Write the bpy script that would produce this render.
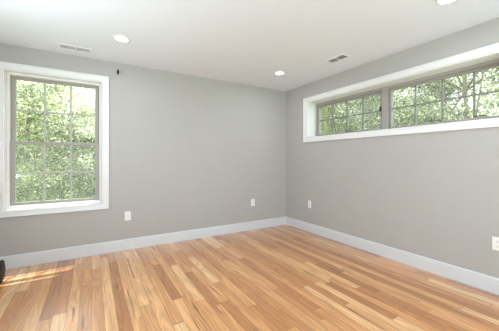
import bpy, bmesh, math, random
import numpy as np
from mathutils import Vector, Matrix

for o in list(bpy.data.objects):
    bpy.data.objects.remove(o)
S = bpy.context.scene
COL = S.collection

# ------------------------------------------------------------------ camera
cam = bpy.data.cameras.new('camera'); cam_o = bpy.data.objects.new('camera', cam); COL.objects.link(cam_o)
cam.sensor_width = 36.0; cam.lens = 36.0 * 262.7 / 499.0; cam.shift_y = -5.8 / 499.0
cam.clip_start = 0.02; cam.clip_end = 300
cam_o.location = (-3.071, -3.802, 1.185); cam_o.rotation_euler = (math.pi / 2, 0, -math.radians(31.02))
S.camera = cam_o

# ------------------------------------------------------------------ exposure, sky, sun, added fill lamps
S.view_settings.view_transform = 'Standard'; S.view_settings.look = 'None'
S.view_settings.gamma = 1.0; S.view_settings.use_curve_mapping = False
S.view_settings.exposure = 0.0
S.cycles.use_denoising = True
S.cycles.max_bounces = 14; S.cycles.diffuse_bounces = 8; S.cycles.glossy_bounces = 4
S.cycles.transparent_max_bounces = 24; S.cycles.sample_clamp_indirect = 6.0

W = bpy.data.worlds.new('sky'); S.world = W; W.use_nodes = True
bg = W.node_tree.nodes['Background']
bg.inputs['Color'].default_value = (0.90, 0.95, 1.0, 1); bg.inputs['Strength'].default_value = 3.0

sun = bpy.data.lights.new('sun', 'SUN'); sun.energy = 12.0; sun.angle = math.radians(0.6); sun.color = (1.0, 0.95, 0.86)
sun_o = bpy.data.objects.new('sun', sun); COL.objects.link(sun_o)
sun_o.rotation_euler = Vector((-0.20, -0.41, -1.0)).to_track_quat('-Z', 'Y').to_euler()

def area_light(name, loc, direction, sx, sy, power, color=(1, 1, 1)):
    l = bpy.data.lights.new(name, 'AREA'); l.shape = 'RECTANGLE'; l.size = sx; l.size_y = sy; l.energy = power; l.color = color
    o = bpy.data.objects.new(name, l); COL.objects.link(o); o.location = loc
    o.rotation_euler = Vector(direction).to_track_quat('-Z', 'Y').to_euler()
    return o
# added fill lamp outside the invented wide window in the wall behind the camera
area_light('fill_behind', (-1.55, -5.45, 1.25), (0, 1, 0.75), 2.1, 1.7, 108, (0.80, 0.90, 1.0))
# second added fill lamp, outside the invented window in the left wall
area_light('fill_left', (-4.75, -2.05, 1.40), (1, 0, 0.9), 1.3, 1.5, 92, (0.80, 0.90, 1.0))
LAMP_W = 4.5
LAMP_COLOR = (0.90, 0.95, 1.0)

# ------------------------------------------------------------------ room numbers
H = 2.44
XL, YF = -4.40, -5.10          # left wall, wall behind the camera
TB, TR = 0.20, 0.26            # thickness of back and right wall
GROUND = -2.9

# ------------------------------------------------------------------ materials
def mat(name):
    m = bpy.data.materials.new(name); m.use_nodes = True
    return m, m.node_tree, m.node_tree.nodes['Principled BSDF']

def N(t, typ, **kw):
    n = t.nodes.new(typ)
    for k, v in kw.items(): setattr(n, k, v)
    return n

def math_n(t, op, a, b=None):
    n = N(t, 'ShaderNodeMath', operation=op)
    for i, v in enumerate((a, b)):
        if v is None: continue
        if isinstance(v, (int, float)): n.inputs[i].default_value = v
        else: t.links.new(v, n.inputs[i])
    return n.outputs[0]

def simple(name, col, rough=0.5, metal=0.0, var=0.0, scale=8.0, bump=0.0, bscale=200.0, spec=0.5):
    m, t, p = mat(name)
    p.inputs['Roughness'].default_value = rough; p.inputs['Metallic'].default_value = metal
    p.inputs['Specular IOR Level'].default_value = spec
    geo = N(t, 'ShaderNodeNewGeometry')
    no = N(t, 'ShaderNodeTexNoise'); no.inputs['Scale'].default_value = scale; no.inputs['Detail'].default_value = 4
    t.links.new(geo.outputs['Position'], no.inputs['Vector'])
    r = N(t, 'ShaderNodeValToRGB')
    c0 = [max(0, c * (1 - var)) for c in col]; c1 = [min(1, c * (1 + var)) for c in col]
    r.color_ramp.elements[0].color = (*c0, 1); r.color_ramp.elements[1].color = (*c1, 1)
    r.color_ramp.elements[0].position = 0.3; r.color_ramp.elements[1].position = 0.7
    t.links.new(no.outputs['Fac'], r.inputs['Fac']); t.links.new(r.outputs['Color'], p.inputs['Base Color'])
    if bump:
        n2 = N(t, 'ShaderNodeTexNoise'); n2.inputs['Scale'].default_value = bscale
        t.links.new(geo.outputs['Position'], n2.inputs['Vector'])
        b = N(t, 'ShaderNodeBump'); b.inputs['Strength'].default_value = bump; b.inputs['Distance'].default_value = 0.002
        t.links.new(n2.outputs['Fac'], b.inputs['Height']); t.links.new(b.outputs['Normal'], p.inputs['Normal'])
    return m

M_wall = simple('grey_wall_paint', (0.44, 0.43, 0.412), 0.75, var=0.012, scale=3, bump=0.08, bscale=350, spec=0.25)
M_ceil = simple('white_ceiling_paint', (0.765, 0.805, 0.85), 0.9, var=0.008, scale=2, bump=0.05, bscale=300, spec=0.1)
M_trim = simple('white_semigloss_trim', (0.775, 0.775, 0.77), 0.32, var=0.01, scale=5)
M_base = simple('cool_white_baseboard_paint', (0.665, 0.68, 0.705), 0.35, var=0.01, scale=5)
M_vinyl = simple('greige_window_vinyl', (0.34, 0.32, 0.29), 0.45, var=0.02, scale=10)
M_vinyl_w = simple('white_window_vinyl', (0.84, 0.83, 0.80), 0.4, var=0.01, scale=10)
M_muntin = simple('pale_grille_bar', (0.42, 0.42, 0.40), 0.5, var=0.02, scale=10)
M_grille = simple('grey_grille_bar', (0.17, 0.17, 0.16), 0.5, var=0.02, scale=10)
M_plastic = simple('white_outlet_plastic', (0.85, 0.85, 0.83), 0.35, var=0.01, scale=20)
M_slot = simple('dark_outlet_slot', (0.04, 0.04, 0.04), 0.6)
M_vent = simple('white_vent_enamel', (0.80, 0.80, 0.80), 0.45, var=0.01, scale=20)
M_duct = simple('dark_duct_interior', (0.26, 0.26, 0.26), 0.8)
M_steel = simple('dark_nickel', (0.14, 0.135, 0.125), 0.45, metal=0.3, var=0.05, scale=60)
M_bronze = simple('dark_latch_metal', (0.05, 0.045, 0.04), 0.4, metal=0.5)
M_black = simple('black_iron', (0.012, 0.012, 0.012), 0.4)
M_nylon = simple('black_nylon_fabric', (0.009, 0.009, 0.010), 0.6, var=0.2, scale=40, bump=0.3, bscale=500)
M_webbing = simple('grey_webbing', (0.16, 0.16, 0.165), 0.6, var=0.1, scale=120)
M_siding = simple('outside_siding', (0.62, 0.62, 0.60), 0.7, var=0.03, scale=2)
M_lawn = simple('lawn', (0.12, 0.19, 0.05), 0.9, var=0.35, scale=1.5)
M_bark = simple('bark', (0.30, 0.26, 0.21), 0.9, var=0.4, scale=9, bump=0.6, bscale=30)

def leaf_mat(name, stops):
    m, t, p = mat(name)
    at = N(t, 'ShaderNodeAttribute'); at.attribute_name = 'tone'
    r = N(t, 'ShaderNodeValToRGB')
    el = r.color_ramp.elements
    el[0].position, el[0].color = stops[0][0], (*stops[0][1], 1)
    el[1].position, el[1].color = stops[-1][0], (*stops[-1][1], 1)
    for s in stops[1:-1]:
        e = el.new(s[0]); e.color = (*s[1], 1)
    t.links.new(at.outputs['Fac'], r.inputs['Fac'])
    t.links.new(r.outputs['Color'], p.inputs['Base Color'])
    p.inputs['Roughness'].default_value = 0.5
    tr = N(t, 'ShaderNodeBsdfTranslucent'); t.links.new(r.outputs['Color'], tr.inputs['Color'])
    mx = N(t, 'ShaderNodeMixShader'); mx.inputs[0].default_value = 0.5
    t.links.new(p.outputs[0], mx.inputs[1]); t.links.new(tr.outputs[0], mx.inputs[2])
    t.links.new(mx.outputs[0], t.nodes['Material Output'].inputs['Surface'])
    return m
M_leaf_a = leaf_mat('leaf_green', [(0.0, (0.16, 0.20, 0.11)), (0.52, (0.50, 0.56, 0.35)), (1.0, (0.86, 0.88, 0.66))])
M_leaf_b = leaf_mat('leaf_yellow_green', [(0.0, (0.22, 0.27, 0.11)), (0.52, (0.64, 0.68, 0.36)), (1.0, (0.90, 0.90, 0.62))])
M_leaf_c = leaf_mat('leaf_grey_green', [(0.0, (0.15, 0.18, 0.13)), (0.52, (0.50, 0.55, 0.43)), (1.0, (0.84, 0.86, 0.74))])

def glass_mat():
    m, t, p = mat('window_glass')
    t.nodes.remove(p)
    tr = N(t, 'ShaderNodeBsdfTransparent'); tr.inputs[0].default_value = (0.96, 0.98, 0.96, 1)
    gl = N(t, 'ShaderNodeBsdfGlossy'); gl.inputs['Roughness'].default_value = 0.02
    lw = N(t, 'ShaderNodeLayerWeight'); lw.inputs[0].default_value = 0.5
    fr = math_n(t, 'ADD', math_n(t, 'MULTIPLY', math_n(t, 'POWER', lw.outputs['Facing'], 5.0), 0.9), 0.03)
    mx = N(t, 'ShaderNodeMixShader')
    t.links.new(fr, mx.inputs[0]); t.links.new(tr.outputs[0], mx.inputs[1]); t.links.new(gl.outputs[0], mx.inputs[2])
    t.links.new(mx.outputs[0], t.nodes['Material Output'].inputs['Surface'])
    return m
M_glass = glass_mat()

def screen_mat(name, cover, col):
    m, t, p = mat(name)
    p.inputs['Base Color'].default_value = (*col, 1); p.inputs['Roughness'].default_value = 0.6
    tr = N(t, 'ShaderNodeBsdfTransparent')
    tl = N(t, 'ShaderNodeBsdfTranslucent'); tl.inputs[0].default_value = (*col, 1)
    m1 = N(t, 'ShaderNodeMixShader'); m1.inputs[0].default_value = 0.5
    t.links.new(p.outputs[0], m1.inputs[1]); t.links.new(tl.outputs[0], m1.inputs[2])
    mx = N(t, 'ShaderNodeMixShader'); mx.inputs[0].default_value = cover
    t.links.new(tr.outputs[0], mx.inputs[1]); t.links.new(m1.outputs[0], mx.inputs[2])
    t.links.new(mx.outputs[0], t.nodes['Material Output'].inputs['Surface'])
    return m
M_screen = screen_mat('insect_screen_mesh', 0.10, (0.5, 0.5, 0.49))

def lens_mat():
    m, t, p = mat('lit_lamp_lens')
    p.inputs['Base Color'].default_value = (0.9, 0.9, 0.9, 1)
    p.inputs['Emission Color'].default_value = (1, 0.98, 0.95, 1); p.inputs['Emission Strength'].default_value = 2.2
    return m
M_lens = lens_mat()

def floor_mat():
    m, t, p = mat('red_oak_strip_floor')
    L = t.links.new
    geo = N(t, 'ShaderNodeNewGeometry'); sep = N(t, 'ShaderNodeSeparateXYZ'); L(geo.outputs['Position'], sep.inputs[0])
    x, y = sep.outputs[0], sep.outputs[1]
    wpl = 0.083
    u = math_n(t, 'DIVIDE', x, wpl)
    row = math_n(t, 'FLOOR', u); fu = math_n(t, 'FRACT', u)
    wn1 = N(t, 'ShaderNodeTexWhiteNoise', noise_dimensions='1D'); L(row, wn1.inputs['W'])
    length = math_n(t, 'ADD', math_n(t, 'MULTIPLY', wn1.outputs['Value'], 0.55), 0.75)
    row2 = math_n(t, 'ADD', row, 37.3)
    wn2 = N(t, 'ShaderNodeTexWhiteNoise', noise_dimensions='1D'); L(row2, wn2.inputs['W'])
    v = math_n(t, 'DIVIDE', math_n(t, 'ADD', y, math_n(t, 'MULTIPLY', wn2.outputs['Value'], 7.0)), length)
    # uneven joints: warp the length axis a little
    vw = math_n(t, 'ADD', v, math_n(t, 'MULTIPLY', math_n(t, 'SINE', math_n(t, 'ADD', math_n(t, 'MULTIPLY', v, 2.3), math_n(t, 'MULTIPLY', wn1.outputs['Value'], 9.0))), 0.28))
    colm = math_n(t, 'FLOOR', vw); fv = math_n(t, 'FRACT', vw)
    cmb = N(t, 'ShaderNodeCombineXYZ'); L(row, cmb.inputs[0]); L(colm, cmb.inputs[1])
    wn = N(t, 'ShaderNodeTexWhiteNoise', noise_dimensions='2D'); L(cmb.outputs[0], wn.inputs['Vector'])
    rnd = wn.outputs['Value']; rcol = N(t, 'ShaderNodeSeparateColor'); L(wn.outputs['Color'], rcol.inputs[0])
    # board tone
    r = N(t, 'ShaderNodeValToRGB'); e = r.color_ramp.elements
    e[0].position = 0.0; e[0].color = (0.44, 0.175, 0.055, 1)
    e[1].position = 1.0; e[1].color = (0.86, 0.52, 0.26, 1)
    for pos, c in ((0.12, (0.53, 0.22, 0.068)), (0.35, (0.645, 0.295, 0.105)), (0.65, (0.71, 0.345, 0.13)), (0.88, (0.79, 0.43, 0.19))):
        k = e.new(pos); k.color = (*c, 1)
    L(rnd, r.inputs['Fac'])
    # grain, own offset for each board
    off = N(t, 'ShaderNodeCombineXYZ')
    L(math_n(t, 'MULTIPLY', rcol.outputs[0], 31.0), off.inputs[0]); L(math_n(t, 'MULTIPLY', rcol.outputs[1], 53.0), off.inputs[1]); L(math_n(t, 'MULTIPLY', rcol.outputs[2], 17.0), off.inputs[2])
    add = N(t, 'ShaderNodeVectorMath', operation='ADD'); L(geo.outputs['Position'], add.inputs[0]); L(off.outputs[0], add.inputs[1])
    def noise(sx, sy, scale, detail, rough=0.55, dist=0.0):
        mp = N(t, 'ShaderNodeMapping'); mp.inputs['Scale'].default_value = (sx, sy, 1); L(add.outputs[0], mp.inputs['Vector'])
        n = N(t, 'ShaderNodeTexNoise'); n.inputs['Scale'].default_value = scale; n.inputs['Detail'].default_value = detail
        n.inputs['Roughness'].default_value = rough; n.inputs['Distortion'].default_value = dist
        L(mp.outputs[0], n.inputs['Vector']); return n.outputs['Fac']
    fine = noise(90, 3.0, 1.0, 5)
    # cathedral figure: contour lines of a slow noise
    slow = noise(9, 0.9, 1.0, 2, 0.4, 0.3)
    rings = math_n(t, 'SINE', math_n(t, 'MULTIPLY', slow, 60.0))
    mr = N(t, 'ShaderNodeMapRange'); L(rings, mr.inputs[0]); mr.inputs[1].default_value = -1; mr.inputs[2].default_value = 1; mr.inputs[3].default_value = 0.87; mr.inputs[4].default_value = 1.05
    mf = N(t, 'ShaderNodeMapRange'); L(fine, mf.inputs[0]); mf.inputs[1].default_value = 0.3; mf.inputs[2].default_value = 0.7; mf.inputs[3].default_value = 0.88; mf.inputs[4].default_value = 1.10
    # mineral streaks, dark and sparse
    stk = noise(26, 1.3, 1.0, 3, 0.5, 0.6)
    ms = N(t, 'ShaderNodeMapRange'); L(stk, ms.inputs[0]); ms.inputs[1].default_value = 0.63; ms.inputs[2].default_value = 0.72; ms.inputs[3].default_value = 1.0; ms.inputs[4].default_value = 0.36
    # broad tone drift within a board
    drift = noise(14, 1.0, 1.0, 2, 0.5)
    md = N(t, 'ShaderNodeMapRange'); L(drift, md.inputs[0]); md.inputs[1].default_value = 0.3; md.inputs[2].default_value = 0.7; md.inputs[3].default_value = 0.90; md.inputs[4].default_value = 1.12
    mf_out = math_n(t, 'MULTIPLY', mf.outputs[0], md.outputs[0])
    prod = math_n(t, 'MULTIPLY', math_n(t, 'MULTIPLY', mr.outputs[0], mf_out), ms.outputs[0])
    # joints between boards
    du = math_n(t, 'MULTIPLY', math_n(t, 'SUBTRACT', 0.5, math_n(t, 'ABSOLUTE', math_n(t, 'SUBTRACT', fu, 0.5))), wpl)
    dv = math_n(t, 'MULTIPLY', math_n(t, 'SUBTRACT', 0.5, math_n(t, 'ABSOLUTE', math_n(t, 'SUBTRACT', fv, 0.5))), 0.9)
    dmin = math_n(t, 'MINIMUM', du, dv)
    mj = N(t, 'ShaderNodeMapRange'); L(dmin, mj.inputs[0]); mj.inputs[1].default_value = 0.0005; mj.inputs[2].default_value = 0.0024; mj.inputs[3].default_value = 0.45; mj.inputs[4].default_value = 1.0
    fac = math_n(t, 'MULTIPLY', prod, mj.outputs[0])
    gr = N(t, 'ShaderNodeCombineColor')
    L(fac, gr.inputs[0]); L(math_n(t, 'POWER', fac, 1.18), gr.inputs[1]); L(math_n(t, 'POWER', fac, 1.35), gr.inputs[2])
    mul = N(t, 'ShaderNodeMix', data_type='RGBA', blend_type='MULTIPLY'); mul.inputs[0].default_value = 1.0
    L(r.outputs['Color'], mul.inputs[6]); L(gr.outputs[0], mul.inputs[7])
    L(mul.outputs[2], p.inputs['Base Color'])
    p.inputs['Roughness'].default_value = 0.36
    p.inputs['Coat Weight'].default_value = 1.0; p.inputs['Coat Roughness'].default_value = 0.22
    b = N(t, 'ShaderNodeBump'); b.inputs['Strength'].default_value = 0.12; b.inputs['Distance'].default_value = 0.002
    L(fac, b.inputs['Height']); L(b.outputs['Normal'], p.inputs['Normal'])
    return m
M_floor = floor_mat()

# ------------------------------------------------------------------ builders
def link(name, me, m, parent=None):
    o = bpy.data.objects.new(name, me); COL.objects.link(o)
    if m: me.materials.append(m)
    if parent: o.parent = parent
    return o

def fin(name, bm, m, parent=None, smooth=False, bevel=0.0, seg=2, loc=None):
    bmesh.ops.recalc_face_normals(bm, faces=bm.faces)
    me = bpy.data.meshes.new(name); bm.to_mesh(me); bm.free()
    if smooth:
        for p in me.polygons: p.use_smooth = True
    o = link(name, me, m, parent)
    if bevel:
        b = o.modifiers.new('bevel', 'BEVEL'); b.width = bevel; b.segments = seg; b.limit_method = 'ANGLE'; b.angle_limit = math.radians(40)
        if smooth: b.harden_normals = False
    if loc: o.location = loc
    return o

def box(bm, x0, x1, y0, y1, z0, z1):
    v = [bm.verts.new((x, y, z)) for x in (x0, x1) for y in (y0, y1) for z in (z0, z1)]
    for f in ((0, 1, 3, 2), (4, 6, 7, 5), (0, 4, 5, 1), (2, 3, 7, 6), (0, 2, 6, 4), (1, 5, 7, 3)):
        bm.faces.new([v[i] for i in f])
    return v

def tube(bm, pts, rad, n=10, cap=True):
    rings = []
    pts = [Vector(p) for p in pts]
    rad = rad if isinstance(rad, (list, tuple)) else [rad] * len(pts)
    ref = Vector((0.13, 0.31, 0.94))
    for i, p in enumerate(pts):
        d = (pts[min(i + 1, len(pts) - 1)] - pts[max(i - 1, 0)]).normalized()
        a = d.cross(ref)
        if a.length < 1e-3: a = d.cross(Vector((1, 0, 0)))
        a.normalize(); b = d.cross(a)
        rings.append([bm.verts.new(p + (a * math.cos(2 * math.pi * k / n) + b * math.sin(2 * math.pi * k / n)) * rad[i]) for k in range(n)])
    for i in range(len(rings) - 1):
        for k in range(n):
            bm.faces.new([rings[i][k], rings[i][(k + 1) % n], rings[i + 1][(k + 1) % n], rings[i + 1][k]])
    if cap:
        bm.faces.new(rings[0][::-1]); bm.faces.new(rings[-1])

def lathe(bm, prof, n=40, close=False, M=None):
    rings = []
    for r, z in prof:
        if r < 1e-6: rings.append([bm.verts.new((0, 0, z))])
        else: rings.append([bm.verts.new((r * math.cos(2 * math.pi * k / n), r * math.sin(2 * math.pi * k / n), z)) for k in range(n)])
    seq = list(range(len(rings) - 1))
    pairs = [(i, i + 1) for i in seq] + ([(len(rings) - 1, 0)] if close else [])
    for i, j in pairs:
        a, b = rings[i], rings[j]
        for k in range(n):
            k2 = (k + 1) % n
            vs = [a[k % len(a)], a[k2 % len(a)], b[k2 % len(b)], b[k % len(b)]]
            u = []
            for v in vs:
                if v not in u: u.append(v)
            if len(u) > 2:
                try: bm.faces.new(u)
                except ValueError: pass
    if M is not None: bmesh.ops.transform(bm, matrix=M, verts=bm.verts)

def sweep(bm, prof, path, closed=False):
    """prof: list of (out, up) offsets; path: list of (point, out_vec, up_vec), mitred by the caller"""
    rings = [[bm.verts.new(Vector(p) + Vector(o) * a + Vector(u) * b) for a, b in prof] for p, o, u in path]
    m = len(rings); n = len(prof)
    for i in range(m if closed else m - 1):
        for k in range(n):
            bm.faces.new([rings[i][k], rings[i][(k + 1) % n], rings[(i + 1) % m][(k + 1) % n], rings[(i + 1) % m][k]])
    if not closed:
        bm.faces.new(rings[0][::-1]); bm.faces.new(rings[-1])

def frame_ring(bm, P, a0, a1, b0, b1, w, d0, d1):
    """rectangular ring a0..a1 x b0..b1 (outer), bar width w (left,right,bottom,top), depth d0..d1, P maps (a,b,d) to xyz"""
    wl, wr, wb, wt = w if isinstance(w, tuple) else (w,) * 4
    o = [(a0, b0), (a1, b0), (a1, b1), (a0, b1)]
    i = [(a0 + wl, b0 + wb), (a1 - wr, b0 + wb), (a1 - wr, b1 - wt), (a0 + wl, b1 - wt)]
    V = lambda q, d: [bm.verts.new(P(x, z, d)) for x, z in q]
    of, ob, jf, jb = V(o, d0), V(o, d1), V(i, d0), V(i, d1)
    for k in range(4):
        j = (k + 1) % 4
        bm.faces.new([of[k], of[j], jf[j], jf[k]]); bm.faces.new([ob[k], jb[k], jb[j], ob[j]])
        bm.faces.new([of[k], ob[k], ob[j], of[j]]); bm.faces.new([jf[k], jf[j], jb[j], jb[k]])

def pbox(bm, P, a0, a1, b0, b1, d0, d1):
    v = [bm.verts.new(P(a, b, d)) for a in (a0, a1) for b in (b0, b1) for d in (d0, d1)]
    for f in ((0, 1, 3, 2), (4, 6, 7, 5), (0, 4, 5, 1), (2, 3, 7, 6), (0, 2, 6, 4), (1, 5, 7, 3)):
        bm.faces.new([v[k] for k in f])

def wall_mesh(bm, P, a0, a1, b0, b1, t, holes):
    """solid wall with rectangular holes: P maps (along, up, depth)"""
    A = sorted({a0, a1, *[h[0] for h in holes], *[h[1] for h in holes]}); B = sorted({b0, b1, *[h[2] for h in holes], *[h[3] for h in holes]})
    solid = lambda i, j: 0 <= i < len(A) - 1 and 0 <= j < len(B) - 1 and not any(h[0] <= (A[i] + A[i + 1]) / 2 <= h[1] and h[2] <= (B[j] + B[j + 1]) / 2 <= h[3] for h in holes)
    cache = {}
    def V(i, j, d):
        if (i, j, d) not in cache: cache[(i, j, d)] = bm.verts.new(P(A[i], B[j], d))
        return cache[(i, j, d)]
    for i in range(len(A) - 1):
        for j in range(len(B) - 1):
            if not solid(i, j): continue
            for d in (0, t): bm.faces.new([V(i, j, d), V(i + 1, j, d), V(i + 1, j + 1, d), V(i, j + 1, d)])
            for (di, dj, e) in ((-1, 0, ((i, j), (i, j + 1))), (1, 0, ((i + 1, j), (i + 1, j + 1))), (0, -1, ((i, j), (i + 1, j))), (0, 1, ((i, j + 1), (i + 1, j + 1)))):
                if not solid(i + di, j + dj):
                    bm.faces.new([V(*e[0], 0), V(*e[1], 0), V(*e[1], t), V(*e[0], t)])

def struct(o):
    o['kind'] = 'structure'; return o

def empty(name, loc, label=None, cat=None, group=None, rot=None):
    o = bpy.data.objects.new(name, None); COL.objects.link(o); o.location = loc; o.empty_display_size = 0.05
    if rot: o.rotation_euler = rot
    if label: tag(o, label, cat, group)
    return o

def tag(o, label, cat, group=None):
    o['label'] = label; o['category'] = cat
    if group: o['group'] = group
    return o

# wall frames: (along, up, depth behind the wall face) -> xyz
PB = lambda a, z, d: (a, d, z)            # back wall, y = 0
PR = lambda a, z, d: (d, a, z)            # right wall, x = 0
PL = lambda a, z, d: (XL - d, a, z)
PF = lambda a, z, d: (a, YF - d, z)

# ------------------------------------------------------------------ the room shell
W1 = (-3.893, -2.947, 0.627, 2.174)       # opening of the tall window in the back wall
W2 = (-3.065, -0.548, 1.545, 2.140)       # opening of the high window in the right wall
W3 = (-2.60, -0.50, 0.50, 2.20)           # opening of the unseen window added behind the camera
W4 = (-2.70, -1.40, 0.95, 2.20)           # opening of the unseen window added in the left wall
HT = H + 0.30
bm = bmesh.new(); wall_mesh(bm, PB, XL - 0.2, TR, GROUND, HT, TB, [W1]); struct(fin('wall_back', bm, M_wall))
bm = bmesh.new(); wall_mesh(bm, PR, YF - 0.2, 0.0, GROUND, HT, TR, [W2]); struct(fin('wall_right', bm, M_wall))
bm = bmesh.new(); wall_mesh(bm, PL, YF - 0.2, 0.0, GROUND, HT, 0.2, [W4]); struct(fin('wall_left', bm, M_wall))
bm = bmesh.new(); wall_mesh(bm, PF, XL, 0.0, GROUND, HT, 0.2, [W3]); struct(fin('wall_front', bm, M_wall))
bm = bmesh.new(); box(bm, XL, 0, YF, 0, -0.25, 0); struct(fin('floor', bm, M_floor))

LIGHTS = [(-2.806, -0.785), (-0.737, -0.767), (-0.690, -2.845), (-2.80, -2.95)]  # the last one is unseen, added over the camera as fill
VENTS = [(-3.228, -0.252, 0.0), (-0.453, -1.570, math.pi / 2)]
bm = bmesh.new()
holes = [(x - 0.062, x + 0.062, y - 0.062, y + 0.062) for x, y in LIGHTS]
wall_mesh(bm, lambda a, b, d: (a, b, H + d), XL, 0.0, YF, 0.0, 0.02, holes)
box(bm, XL, 0, YF, 0, H + 0.16, H + 0.30)
struct(fin('ceiling', bm, M_ceil))

# roof, unseen above the walls, eaves added and sized to cut the sun to a strip
bm = bmesh.new(); box(bm, XL - 0.6, 0.36, YF - 0.6, 0.63, H + 0.31, H + 0.45)
struct(fin('sun_blocking_roof', bm, M_siding))

# baseboards with a moulded cap
BBP = [(0, 0), (0.016, 0), (0.016, 0.108), (0.010, 0.111), (0.010, 0.115), (0.014, 0.119), (0.014, 0.126), (0.009, 0.133), (0.008, 0.140), (0, 0.140)]
def baseboard(name, pts):
    bm = bmesh.new(); sweep(bm, BBP, pts); return struct(fin(name, bm, M_base))
up = (0, 0, 1)
baseboard('baseboard_back', [((XL, 0, 0), (1, -1, 0), up), ((0, 0, 0), (-1, -1, 0), up)])
baseboard('baseboard_right', [((0, 0, 0), (-1, -1, 0), up), ((0, YF, 0), (-1, 1, 0), up)])
baseboard('baseboard_left', [((XL, YF, 0), (1, 1, 0), up), ((XL, 0, 0), (1, -1, 0), up)])
baseboard('baseboard_front', [((0, YF, 0), (-1, 1, 0), up), ((XL, YF, 0), (1, 1, 0), up)])

# ------------------------------------------------------------------ windows
def casing(P, op, w, parent, th=0.018):
    """picture-frame casing with a raised back band and an inner bead, mitred"""
    a0, a1, b0, b1 = op
    prof = [(0.0, 0.0), (0.0, 0.010), (0.006, 0.013), (0.012, 0.011), (w - 0.016, 0.014), (w - 0.014, th + 0.003), (w - 0.002, th + 0.003), (w, th), (w, 0.0)]
    o = Vector(P(0, 0, 0)); ax = Vector(P(1, 0, 0)) - o; bx = Vector(P(0, 1, 0)) - o; dx = Vector(P(0, 0, 1)) - o
    path = []
    for a, b, sa, sb in ((a0, b0, -1, -1), (a1, b0, 1, -1), (a1, b1, 1, 1), (a0, b1, -1, 1)):
        path.append((Vector(P(a, b, 0)), ax * sa + bx * sb, -dx))
    bm = bmesh.new(); sweep(bm, prof, path, closed=True)
    return fin('casing', bm, M_trim, parent)

def jamb(P, op, depth, parent, t=0.012):
    a0, a1, b0, b1 = op
    bm = bmesh.new(); frame_ring(bm, P, a0, a1, b0, b1, t, -0.001, depth)
    return fin('jamb_liner', bm, M_trim, parent, bevel=0.002)

def grille(P, a0, a1, b0, b1, nc, nr, d0, d1, w, parent, m):
    bm = bmesh.new()
    for i in range(1, nc):
        a = a0 + (a1 - a0) * i / nc; pbox(bm, P, a - w / 2, a + w / 2, b0, b1, d0, d1)
    for j in range(1, nr):
        b = b0 + (b1 - b0) * j / nr; pbox(bm, P, a0, a1, b - w / 2, b + w / 2, d0 + 0.001, d1 - 0.001)
    return fin('grille', bm, m, parent)

# --- window_1: tall double-hung window in the back wall
w1 = struct(empty('window_1', (-3.42, 0, 0.627)))
def rel(o, root):
    o.matrix_parent_inverse = Matrix.Translation(-Vector(root.location)); return o
rel(casing(PB, W1, 0.066, w1), w1)
rel(jamb(PB, W1, TB, w1), w1)
a0, a1, b0, b1 = W1
bm = bmesh.new(); frame_ring(bm, PB, a0 + 0.012, a1 - 0.012, b0 + 0.012, b1 - 0.012, (0.026, 0.026, 0.030, 0.022), 0.085, 0.19)
rel(fin('window_frame', bm, M_vinyl_w, w1, bevel=0.002), w1)
fa0, fa1, fb0, fb1 = a0 + 0.038, a1 - 0.038, b0 + 0.042, b1 - 0.034
mid = 1.381
def sash(nm, z0, z1, d0, d1, wb, wt, g):
    bm = bmesh.new(); frame_ring(bm, PB, fa0, fa1, z0, z1, (0.046, 0.046, wb, wt), d0, d1)
    s = rel(fin(nm, bm, M_vinyl, w1, bevel=0.003), w1)
    ga0, ga1, gb0, gb1 = fa0 + 0.046, fa1 - 0.046, z0 + wb, z1 - wt
    bm = bmesh.new(); dm = (d0 + d1) / 2; pbox(bm, PB, ga0 - 0.01, ga1 + 0.01, gb0 - 0.01, gb1 + 0.01, dm - 0.002, dm + 0.002)
    fin('pane', bm, M_glass, s)
    grille(PB, ga0, ga1, gb0, gb1, 3, 2, dm - 0.009, dm + 0.009, 0.018, s, g)
    return s
us = sash('upper_sash', mid - 0.017, fb1, 0.140, 0.172, 0.036, 0.036, M_muntin)
ls = sash('lower_sash', fb0, mid + 0.017, 0.100, 0.132, 0.030, 0.034, M_muntin)
bm = bmesh.new(); pbox(bm, PB, -3.45, -3.39, mid + 0.017, mid + 0.026, 0.104, 0.128); pbox(bm, PB, -3.43, -3.395, mid + 0.026, mid + 0.034, 0.108, 0.118)
fin('sash_lock', bm, M_vinyl_w, ls, bevel=0.002)
bm = bmesh.new(); pbox(bm, PB, fa0, fa1, fb0, mid + 0.01, 0.184, 0.185)
rel(fin('insect_screen', bm, M_screen, w1), w1)

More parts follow.
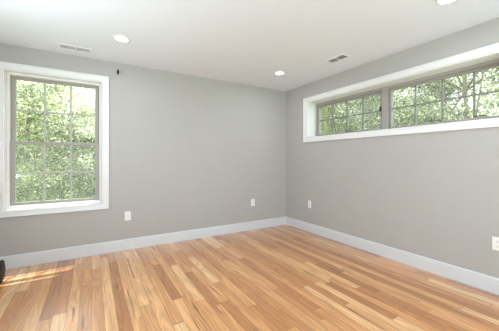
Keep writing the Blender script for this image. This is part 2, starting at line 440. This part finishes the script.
# --- window_2: long high window with two awning units in the right wall
w2 = struct(empty('window_2', (0, -1.81, 1.545)))
rel(casing(PR, W2, 0.070, w2), w2)
rel(jamb(PR, W2, 0.19, w2), w2)
a0, a1, b0, b1 = W2
bm = bmesh.new(); frame_ring(bm, PR, a0 + 0.010, a1 - 0.010, b0 + 0.010, b1 - 0.010, (0.040, 0.040, 0.022, 0.036), 0.185, 0.255)
rel(fin('window_frame', bm, M_vinyl, w2, bevel=0.003), w2)
bm = bmesh.new(); pbox(bm, PR, -1.835, -1.748, b0 + 0.03, b1 - 0.04, 0.180, 0.254)
rel(fin('mullion', bm, M_vinyl, w2, bevel=0.004), w2)
def awning(s0, s1, cranks, latches):
    z0, z1 = b0 + 0.032, b1 - 0.046
    bm = bmesh.new(); frame_ring(bm, PR, s0, s1, z0, z1, (0.030, 0.030, 0.026, 0.030), 0.200, 0.245)
    s = rel(fin('awning_sash', bm, M_vinyl, w2, bevel=0.003), w2)
    ga0, ga1, gb0, gb1 = s0 + 0.030, s1 - 0.030, z0 + 0.026, z1 - 0.030
    bm = bmesh.new(); pbox(bm, PR, ga0 - 0.01, ga1 + 0.01, gb0 - 0.01, gb1 + 0.01, 0.222, 0.226); fin('pane', bm, M_glass, s)
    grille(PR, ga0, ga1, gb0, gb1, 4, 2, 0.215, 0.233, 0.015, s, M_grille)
    bm = bmesh.new(); pbox(bm, PR, s0 + 0.004, s1 - 0.004, z0 + 0.004, z1 - 0.004, 0.196, 0.197); fin('insect_screen', bm, M_screen, s)
    for y in cranks:
        bm = bmesh.new()
        pbox(bm, PR, y - 0.035, y + 0.035, z0 - 0.002, z0 + 0.016, 0.155, 0.199)
        ops = fin('crank_operator', bm, M_vinyl, s, bevel=0.004)
        bm = bmesh.new(); tube(bm, [(0.165, y - 0.02, z0 + 0.012), (0.160, y - 0.012, z0 + 0.030), (0.158, y + 0.045, z0 + 0.034), (0.158, y + 0.080, z0 + 0.032)], [0.008, 0.008, 0.007, 0.009])
        fin('crank_handle', bm, M_steel, ops, smooth=True)
    for y in latches:
        bm = bmesh.new(); pbox(bm, PR, y - 0.008, y + 0.008, 1.83, 1.89, 0.186, 0.200); pbox(bm, PR, y - 0.006, y + 0.006, 1.825, 1.858, 0.172, 0.187)
        fin('latch', bm, M_bronze, s, bevel=0.002)
    return s
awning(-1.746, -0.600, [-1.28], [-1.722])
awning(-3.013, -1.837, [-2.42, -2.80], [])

# --- added_window_3 behind the camera, added_window_4 beside it, both unseen and added for fill light
def plain_window(name, P, op):
    a0, a1, b0, b1 = op; m = (a0 + a1) / 2
    w = struct(empty(name, P(m, b0, 0)))
    rel(casing(P, op, 0.070, w), w); rel(jamb(P, op, 0.2, w), w)
    bm = bmesh.new(); frame_ring(bm, P, a0 + 0.012, a1 - 0.012, b0 + 0.012, b1 - 0.012, 0.05, 0.10, 0.17)
    pbox(bm, P, m - 0.03, m + 0.03, b0 + 0.03, b1 - 0.03, 0.11, 0.16)
    rel(fin('window_frame', bm, M_vinyl, w, bevel=0.003), w)
    bm = bmesh.new(); pbox(bm, P, a0 + 0.05, a1 - 0.05, b0 + 0.05, b1 - 0.05, 0.133, 0.137); rel(fin('pane', bm, M_glass, w), w)
plain_window('added_window_3', PF, W3)
plain_window('added_window_4', PL, W4)

# ------------------------------------------------------------------ ceiling lights
LABELS = ['white recessed ceiling light beside the vent above the tall window',
          'small round recessed ceiling light nearest the corner of the room',
          'recessed ceiling light above the right wall, cut off by the picture top',
          'unseen recessed ceiling light added over the camera for fill, far from both windows']
for (x, y), lb in zip(LIGHTS, LABELS):
    r = empty('recessed_light', (x, y, H), lb, 'ceiling light', 'recessed ceiling lights')
    bm = bmesh.new(); lathe(bm, [(0.057, 0.030), (0.057, -0.001), (0.060, -0.004), (0.070, -0.005), (0.079, -0.003), (0.081, 0.0)], 48)
    fin('trim_ring', bm, M_vent, r, smooth=True)
    bm = bmesh.new(); lathe(bm, [(0.0, 0.004), (0.040, 0.0045), (0.0565, 0.008), (0.0565, 0.016), (0.0, 0.016)], 48)
    fin('lens', bm, M_lens, r, smooth=True)
    l = bpy.data.lights.new('lamp', 'AREA'); l.shape = 'DISK'; l.size = 0.11; l.energy = LAMP_W; l.color = LAMP_COLOR
    lo = bpy.data.objects.new('lamp', l); COL.objects.link(lo); lo.parent = r; lo.location = (0, 0, 0.001)

# ------------------------------------------------------------------ ceiling vents
def vent(x, y, rz, ln, wd, tilts, lb):
    r = empty('ceiling_vent', (x, y, H), lb, 'vent', 'ceiling vents', (0, 0, rz))
    P = lambda a, b, d: (a, b, -d)
    bm = bmesh.new(); b = 0.020
    frame_ring(bm, P, -ln / 2, ln / 2, -wd / 2, wd / 2, b, 0.0, 0.007)
    pbox(bm, P, -0.006, 0.006, -wd / 2 + b, wd / 2 - b, 0.0005, 0.0065)
    fin('frame', bm, M_vent, r, bevel=0.002)
    bm = bmesh.new(); pbox(bm, P, -ln / 2 + b - 0.002, ln / 2 - b + 0.002, -wd / 2 + b - 0.002, wd / 2 - b + 0.002, 0.0003, 0.0010)
    fin('backing', bm, M_duct, r)
    for s, tl in zip((-1, 1), tilts):
        bm = bmesh.new(); x0, x1 = sorted((s * 0.008, s * (ln / 2 - b)))
        n = 5
        for k in range(n):
            yy = -wd / 2 + b + (wd - 2 * b) * (k + 0.5) / n
            v = [bm.verts.new(q) for q in ((x0, yy - 0.003, -0.0015), (x1, yy - 0.003, -0.0015), (x1, yy + 0.003 * tl, -0.0042), (x0, yy + 0.003 * tl, -0.0042),
                                           (x0, yy - 0.0018, -0.0015), (x1, yy - 0.0018, -0.0015), (x1, yy + 0.003 * tl + 0.0012, -0.0042), (x0, yy + 0.003 * tl + 0.0012, -0.0042))]
            for f in ((0, 1, 2, 3), (7, 6, 5, 4), (0, 4, 5, 1), (3, 2, 6, 7), (0, 3, 7, 4), (1, 5, 6, 2)): bm.faces.new([v[q] for q in f])
        fin('louvers', bm, M_vent, r)
    return r
vent(*VENTS[0], 0.315, 0.15, (-1, -1), 'white two-bank ceiling vent directly above the tall window')
vent(*VENTS[1], 0.28, 0.15, (1, 0), 'grey slatted ceiling vent running along the high window wall')

# ------------------------------------------------------------------ outlets
def outlet(loc, rz, lb):
    r = empty('wall_outlet', loc, lb, 'outlet', 'wall outlets', (0, 0, rz))     # local -y faces the room
    P = lambda a, b, d: (a, -d, b)
    bm = bmesh.new(); pbox(bm, P, -0.036, 0.036, -0.059, 0.059, 0.0, 0.006); fin('cover_plate', bm, M_plastic, r, bevel=0.003)
    for s in (-1, 1):
        bm = bmesh.new(); z = s * 0.0205
        ring = []
        for d in (0.005, 0.0085):
            ring.append([bm.verts.new(P(max(-0.0165, min(0.0165, 0.0185 * math.cos(q))), z + 0.0145 * math.sin(q), d)) for q in [2 * math.pi * k / 24 for k in range(24)]])
        for k in range(24): bm.faces.new([ring[0][k], ring[0][(k + 1) % 24], ring[1][(k + 1) % 24], ring[1][k]])
        bm.faces.new(ring[1])
        rc = fin('receptacle', bm, M_plastic, r)
        bm = bmesh.new()
        pbox(bm, P, -0.0085, -0.006, z - 0.001, z + 0.008, 0.0083, 0.0089); pbox(bm, P, 0.006, 0.0085, z - 0.001, z + 0.007, 0.0083, 0.0089)
        pbox(bm, P, -0.0025, 0.0025, z - 0.010, z - 0.005, 0.0083, 0.0089)
        fin('slots', bm, M_slot, rc)
    bm = bmesh.new(); lathe(bm, [(0.0032, 0.0), (0.0032, 0.0012), (0.002, 0.0018), (0, 0.0018)], 16, M=Matrix.Translation((0, -0.0058, 0)) @ Matrix.Rotation(math.pi / 2, 4, 'X'))
    fin('screw', bm, M_plastic, r)
    return r
outlet((-2.661, 0, 0.444), 0, 'white duplex outlet low on the back wall beside the tall window')
outlet((-0.719, 0, 0.458), 0, 'white duplex outlet on the back wall, near the corner')
outlet((0, -0.614, 0.455), -math.pi / 2, 'white duplex outlet on the right wall, near the corner')
outlet((0, -2.944, 0.442), -math.pi / 2, 'white duplex outlet on the right wall, cut off by the picture edge')

# ------------------------------------------------------------------ small black hook high on the back wall
hk = empty('wall_hook', (-2.777, 0, 2.323), 'small black hook high on the back wall, by the tall window top', 'hook')
bm = bmesh.new(); lathe(bm, [(0, 0.0), (0.014, 0.0), (0.014, 0.004), (0.010, 0.007), (0, 0.005)], 24, M=Matrix.Rotation(math.pi / 2, 4, 'X') @ Matrix.Diagonal((1, 2.5, 1, 1)))
fin('back_plate', bm, M_black, hk, smooth=True)
bm = bmesh.new(); tube(bm, [(0, -0.004, 0.006), (0, -0.020, 0.002), (0, -0.030, -0.010), (0, -0.034, -0.020), (0, -0.044, -0.022), (0, -0.050, -0.010), (0, -0.051, 0.0)], 0.008, 10)
fin('hook', bm, M_black, hk, smooth=True)

# ------------------------------------------------------------------ black bag at the left edge
bag = empty('duffel_bag', (-4.045, -0.39, 0), 'black round-ended bag on the floor below the tall window', 'bag')
R = 0.105
def squash(bm, zmin):
    for v in bm.verts:
        if v.co.z < zmin: v.co.z = zmin
Mb = Matrix.Translation((0, 0, R)) @ Matrix.Rotation(math.pi / 2, 4, 'Y')
bm = bmesh.new(); lathe(bm, [(0, -0.245), (0.07, -0.243), (0.094, -0.236), (R, -0.215), (R, -0.10), (R * 0.985, 0), (R, 0.10), (R, 0.215), (0.094, 0.236), (0.07, 0.243), (0, 0.245)], 48, M=Mb)
squash(bm, 0.004); fin('body', bm, M_nylon, bag, smooth=True)
for s in (-1, 1):
    bm = bmesh.new(); lathe(bm, [(0.100, 0.228), (0.107, 0.222), (0.108, 0.228), (0.102, 0.234)], 48, close=True, M=Matrix.Translation((0, 0, R)) @ Matrix.Rotation(s * math.pi / 2, 4, 'Y'))
    squash(bm, 0.003); fin('piping', bm, M_nylon, bag, smooth=True)
    bm = bmesh.new(); y = s * 0.075
    pts = [(-0.10, y, 0.175)] + [(-0.10 + 0.20 * k / 8, y * 0.9 - s * 0.02 * math.sin(math.pi * k / 8), 0.18 + 0.055 * math.sin(math.pi * k / 8)) for k in range(1, 8)] + [(0.10, y, 0.175)]
    tube(bm, pts, 0.009, 8); fin('handle', bm, M_webbing, bag, smooth=True)
bm = bmesh.new(); box(bm, -0.20, 0.20, -0.004, 0.004, 2 * R - 0.003, 2 * R + 0.003); fin('zipper', bm, M_webbing, bag, bevel=0.001)

# ------------------------------------------------------------------ outside: lawn and trees
bm = bmesh.new(); box(bm, -150, 150, -60, 180, GROUND - 0.3, GROUND); struct(fin('ground', bm, M_lawn))

def crown_mesh(name, rx, rz, n_clump, per, leaf, seed):
    g = np.random.default_rng(seed)
    d = g.normal(size=(n_clump, 3)); d /= np.linalg.norm(d, axis=1)[:, None]
    rad = g.uniform(0.35, 1.0, n_clump) ** 0.6
    cen = d * rad[:, None] * np.array([rx, rx, rz])
    csz = g.uniform(0.14, 0.34, n_clump)
    ctone = g.uniform(0.05, 0.9, n_clump)
    ids = np.repeat(np.arange(n_clump), per); n = len(ids)
    pos = cen[ids] + g.normal(size=(n, 3)) * csz[ids][:, None] * np.array([1, 1, 0.6])
    nor = g.normal(size=(n, 3)) + np.array([0, 0, 0.9]); nor /= np.linalg.norm(nor, axis=1)[:, None]
    t = np.cross(nor, g.normal(size=(n, 3))); t /= np.linalg.norm(t, axis=1)[:, None]
    b = np.cross(nor, t)
    s = leaf * g.uniform(0.6, 1.35, n)[:, None]
    v = np.stack([pos - t * s, pos + b * s * 0.5 - nor * s * 0.12 - t * s * 0.1, pos + t * s, pos - b * s * 0.5 - nor * s * 0.12 - t * s * 0.1], 1).reshape(-1, 3)
    me = bpy.data.meshes.new(name)
    me.vertices.add(4 * n); me.vertices.foreach_set('co', v.ravel().astype(np.float32))
    me.loops.add(4 * n); me.loops.foreach_set('vertex_index', np.arange(4 * n, dtype=np.int32))
    me.polygons.add(n); me.polygons.foreach_set('loop_start', np.arange(0, 4 * n, 4, dtype=np.int32))
    at = me.attributes.new('tone', 'FLOAT', 'FACE')
    at.data.foreach_set('value', np.clip(ctone[ids] + g.normal(size=n) * 0.30, 0, 1).astype(np.float32))
    me.update(calc_edges=True); me.validate()
    return me, cen

CROWNS = [crown_mesh('crown_a', 1.75, 2.3, 120, 200, 0.044, 1), crown_mesh('crown_b', 1.9, 2.0, 120, 200, 0.048, 2), crown_mesh('crown_c', 1.6, 2.6, 150, 200, 0.044, 3)]
TRUNKS = {}
def trunk_mesh(k, base):
    if (k, base) in TRUNKS: return TRUNKS[(k, base)]
    rnd = random.Random(k * 7 + 1); bm = bmesh.new()
    top = 1.2
    pts = [(rnd.uniform(-.06, .06) * i, rnd.uniform(-.06, .06) * i, base + (top - base) * i / 6) for i in range(7)]
    tube(bm, pts, [0.15 - 0.021 * i for i in range(7)], 10)
    cen = CROWNS[k][1]
    for c in cen[::6]:
        i = rnd.choice((2, 3, 4, 5)); p = Vector(pts[i]); c = Vector(c)
        m1 = p.lerp(c, 0.5) + Vector((0, 0, 0.12))
        tube(bm, [p, m1, c], [0.032, 0.02, 0.006], 6)
    me = bpy.data.meshes.new('trunk'); bm.to_mesh(me); bm.free()
    me.materials.append(M_bark); TRUNKS[(k, base)] = me
    return me
MATS = {'a': M_leaf_a, 'b': M_leaf_b, 'c': M_leaf_c}
CM = {}
def tree(x, y, zc, k, m, sc, rz, lb):
    base = round((GROUND - zc) / sc, 2)
    r = empty('leafy_tree', (x, y, GROUND), lb, 'tree', 'trees outside the windows', (0, 0, rz))
    r.scale = (sc, sc, sc)
    key = (k, m)
    if key not in CM:
        me = CROWNS[k][0].copy(); me.materials.append(MATS[m]); CM[key] = me
    c = bpy.data.objects.new('crown', CM[key]); COL.objects.link(c); c.parent = r; c.location = (0, 0, -base)
    t = bpy.data.objects.new('trunk', trunk_mesh(k, base)); COL.objects.link(t); t.parent = r; t.location = (0, 0, -base)
TREES = [
    # beyond the tall window
    (-4.9, 6.2, 1.7, 0, 'a', 1.0, 0.3, 'mid-green leafy tree outside the left half of the tall window'),
    (-2.7, 7.0, 1.3, 1, 'c', 1.0, 1.9, 'grey-green leafy tree outside the right half of the tall window'),
    (-4.2, 9.8, 2.6, 1, 'b', 1.1, 4.0, 'yellow-green tree behind the nearer trees, seen mid-height in the tall window'),
    (-6.8, 11.0, 2.8, 2, 'a', 1.2, 5.0, 'tall green tree farthest back at the left of the tall window'),
    (-2.2, 12.5, 1.8, 0, 'a', 1.2, 2.4, 'green tree farthest back at the right of the tall window'),
    # beyond the high window
    (6.3, 6.2, 3.3, 1, 'a', 1.1, 0.9, 'green tree outside the far end of the high window'),
    (6.6, 4.2, 3.6, 2, 'b', 1.1, 2.0, 'yellow-green tree outside the narrow end unit of the high window'),
    (6.4, 1.8, 3.4, 0, 'c', 1.1, 3.1, 'grey-green tree outside the post between the two high window units'),
    (6.0, -0.6, 3.0, 1, 'a', 1.1, 4.4, 'green tree outside the near unit of the high window'),
    (11.0, 7.5, 4.8, 0, 'b', 1.4, 1.2, 'tall yellow-green tree farther back beyond the far end of the high window'),
]
for a in TREES: tree(*a)
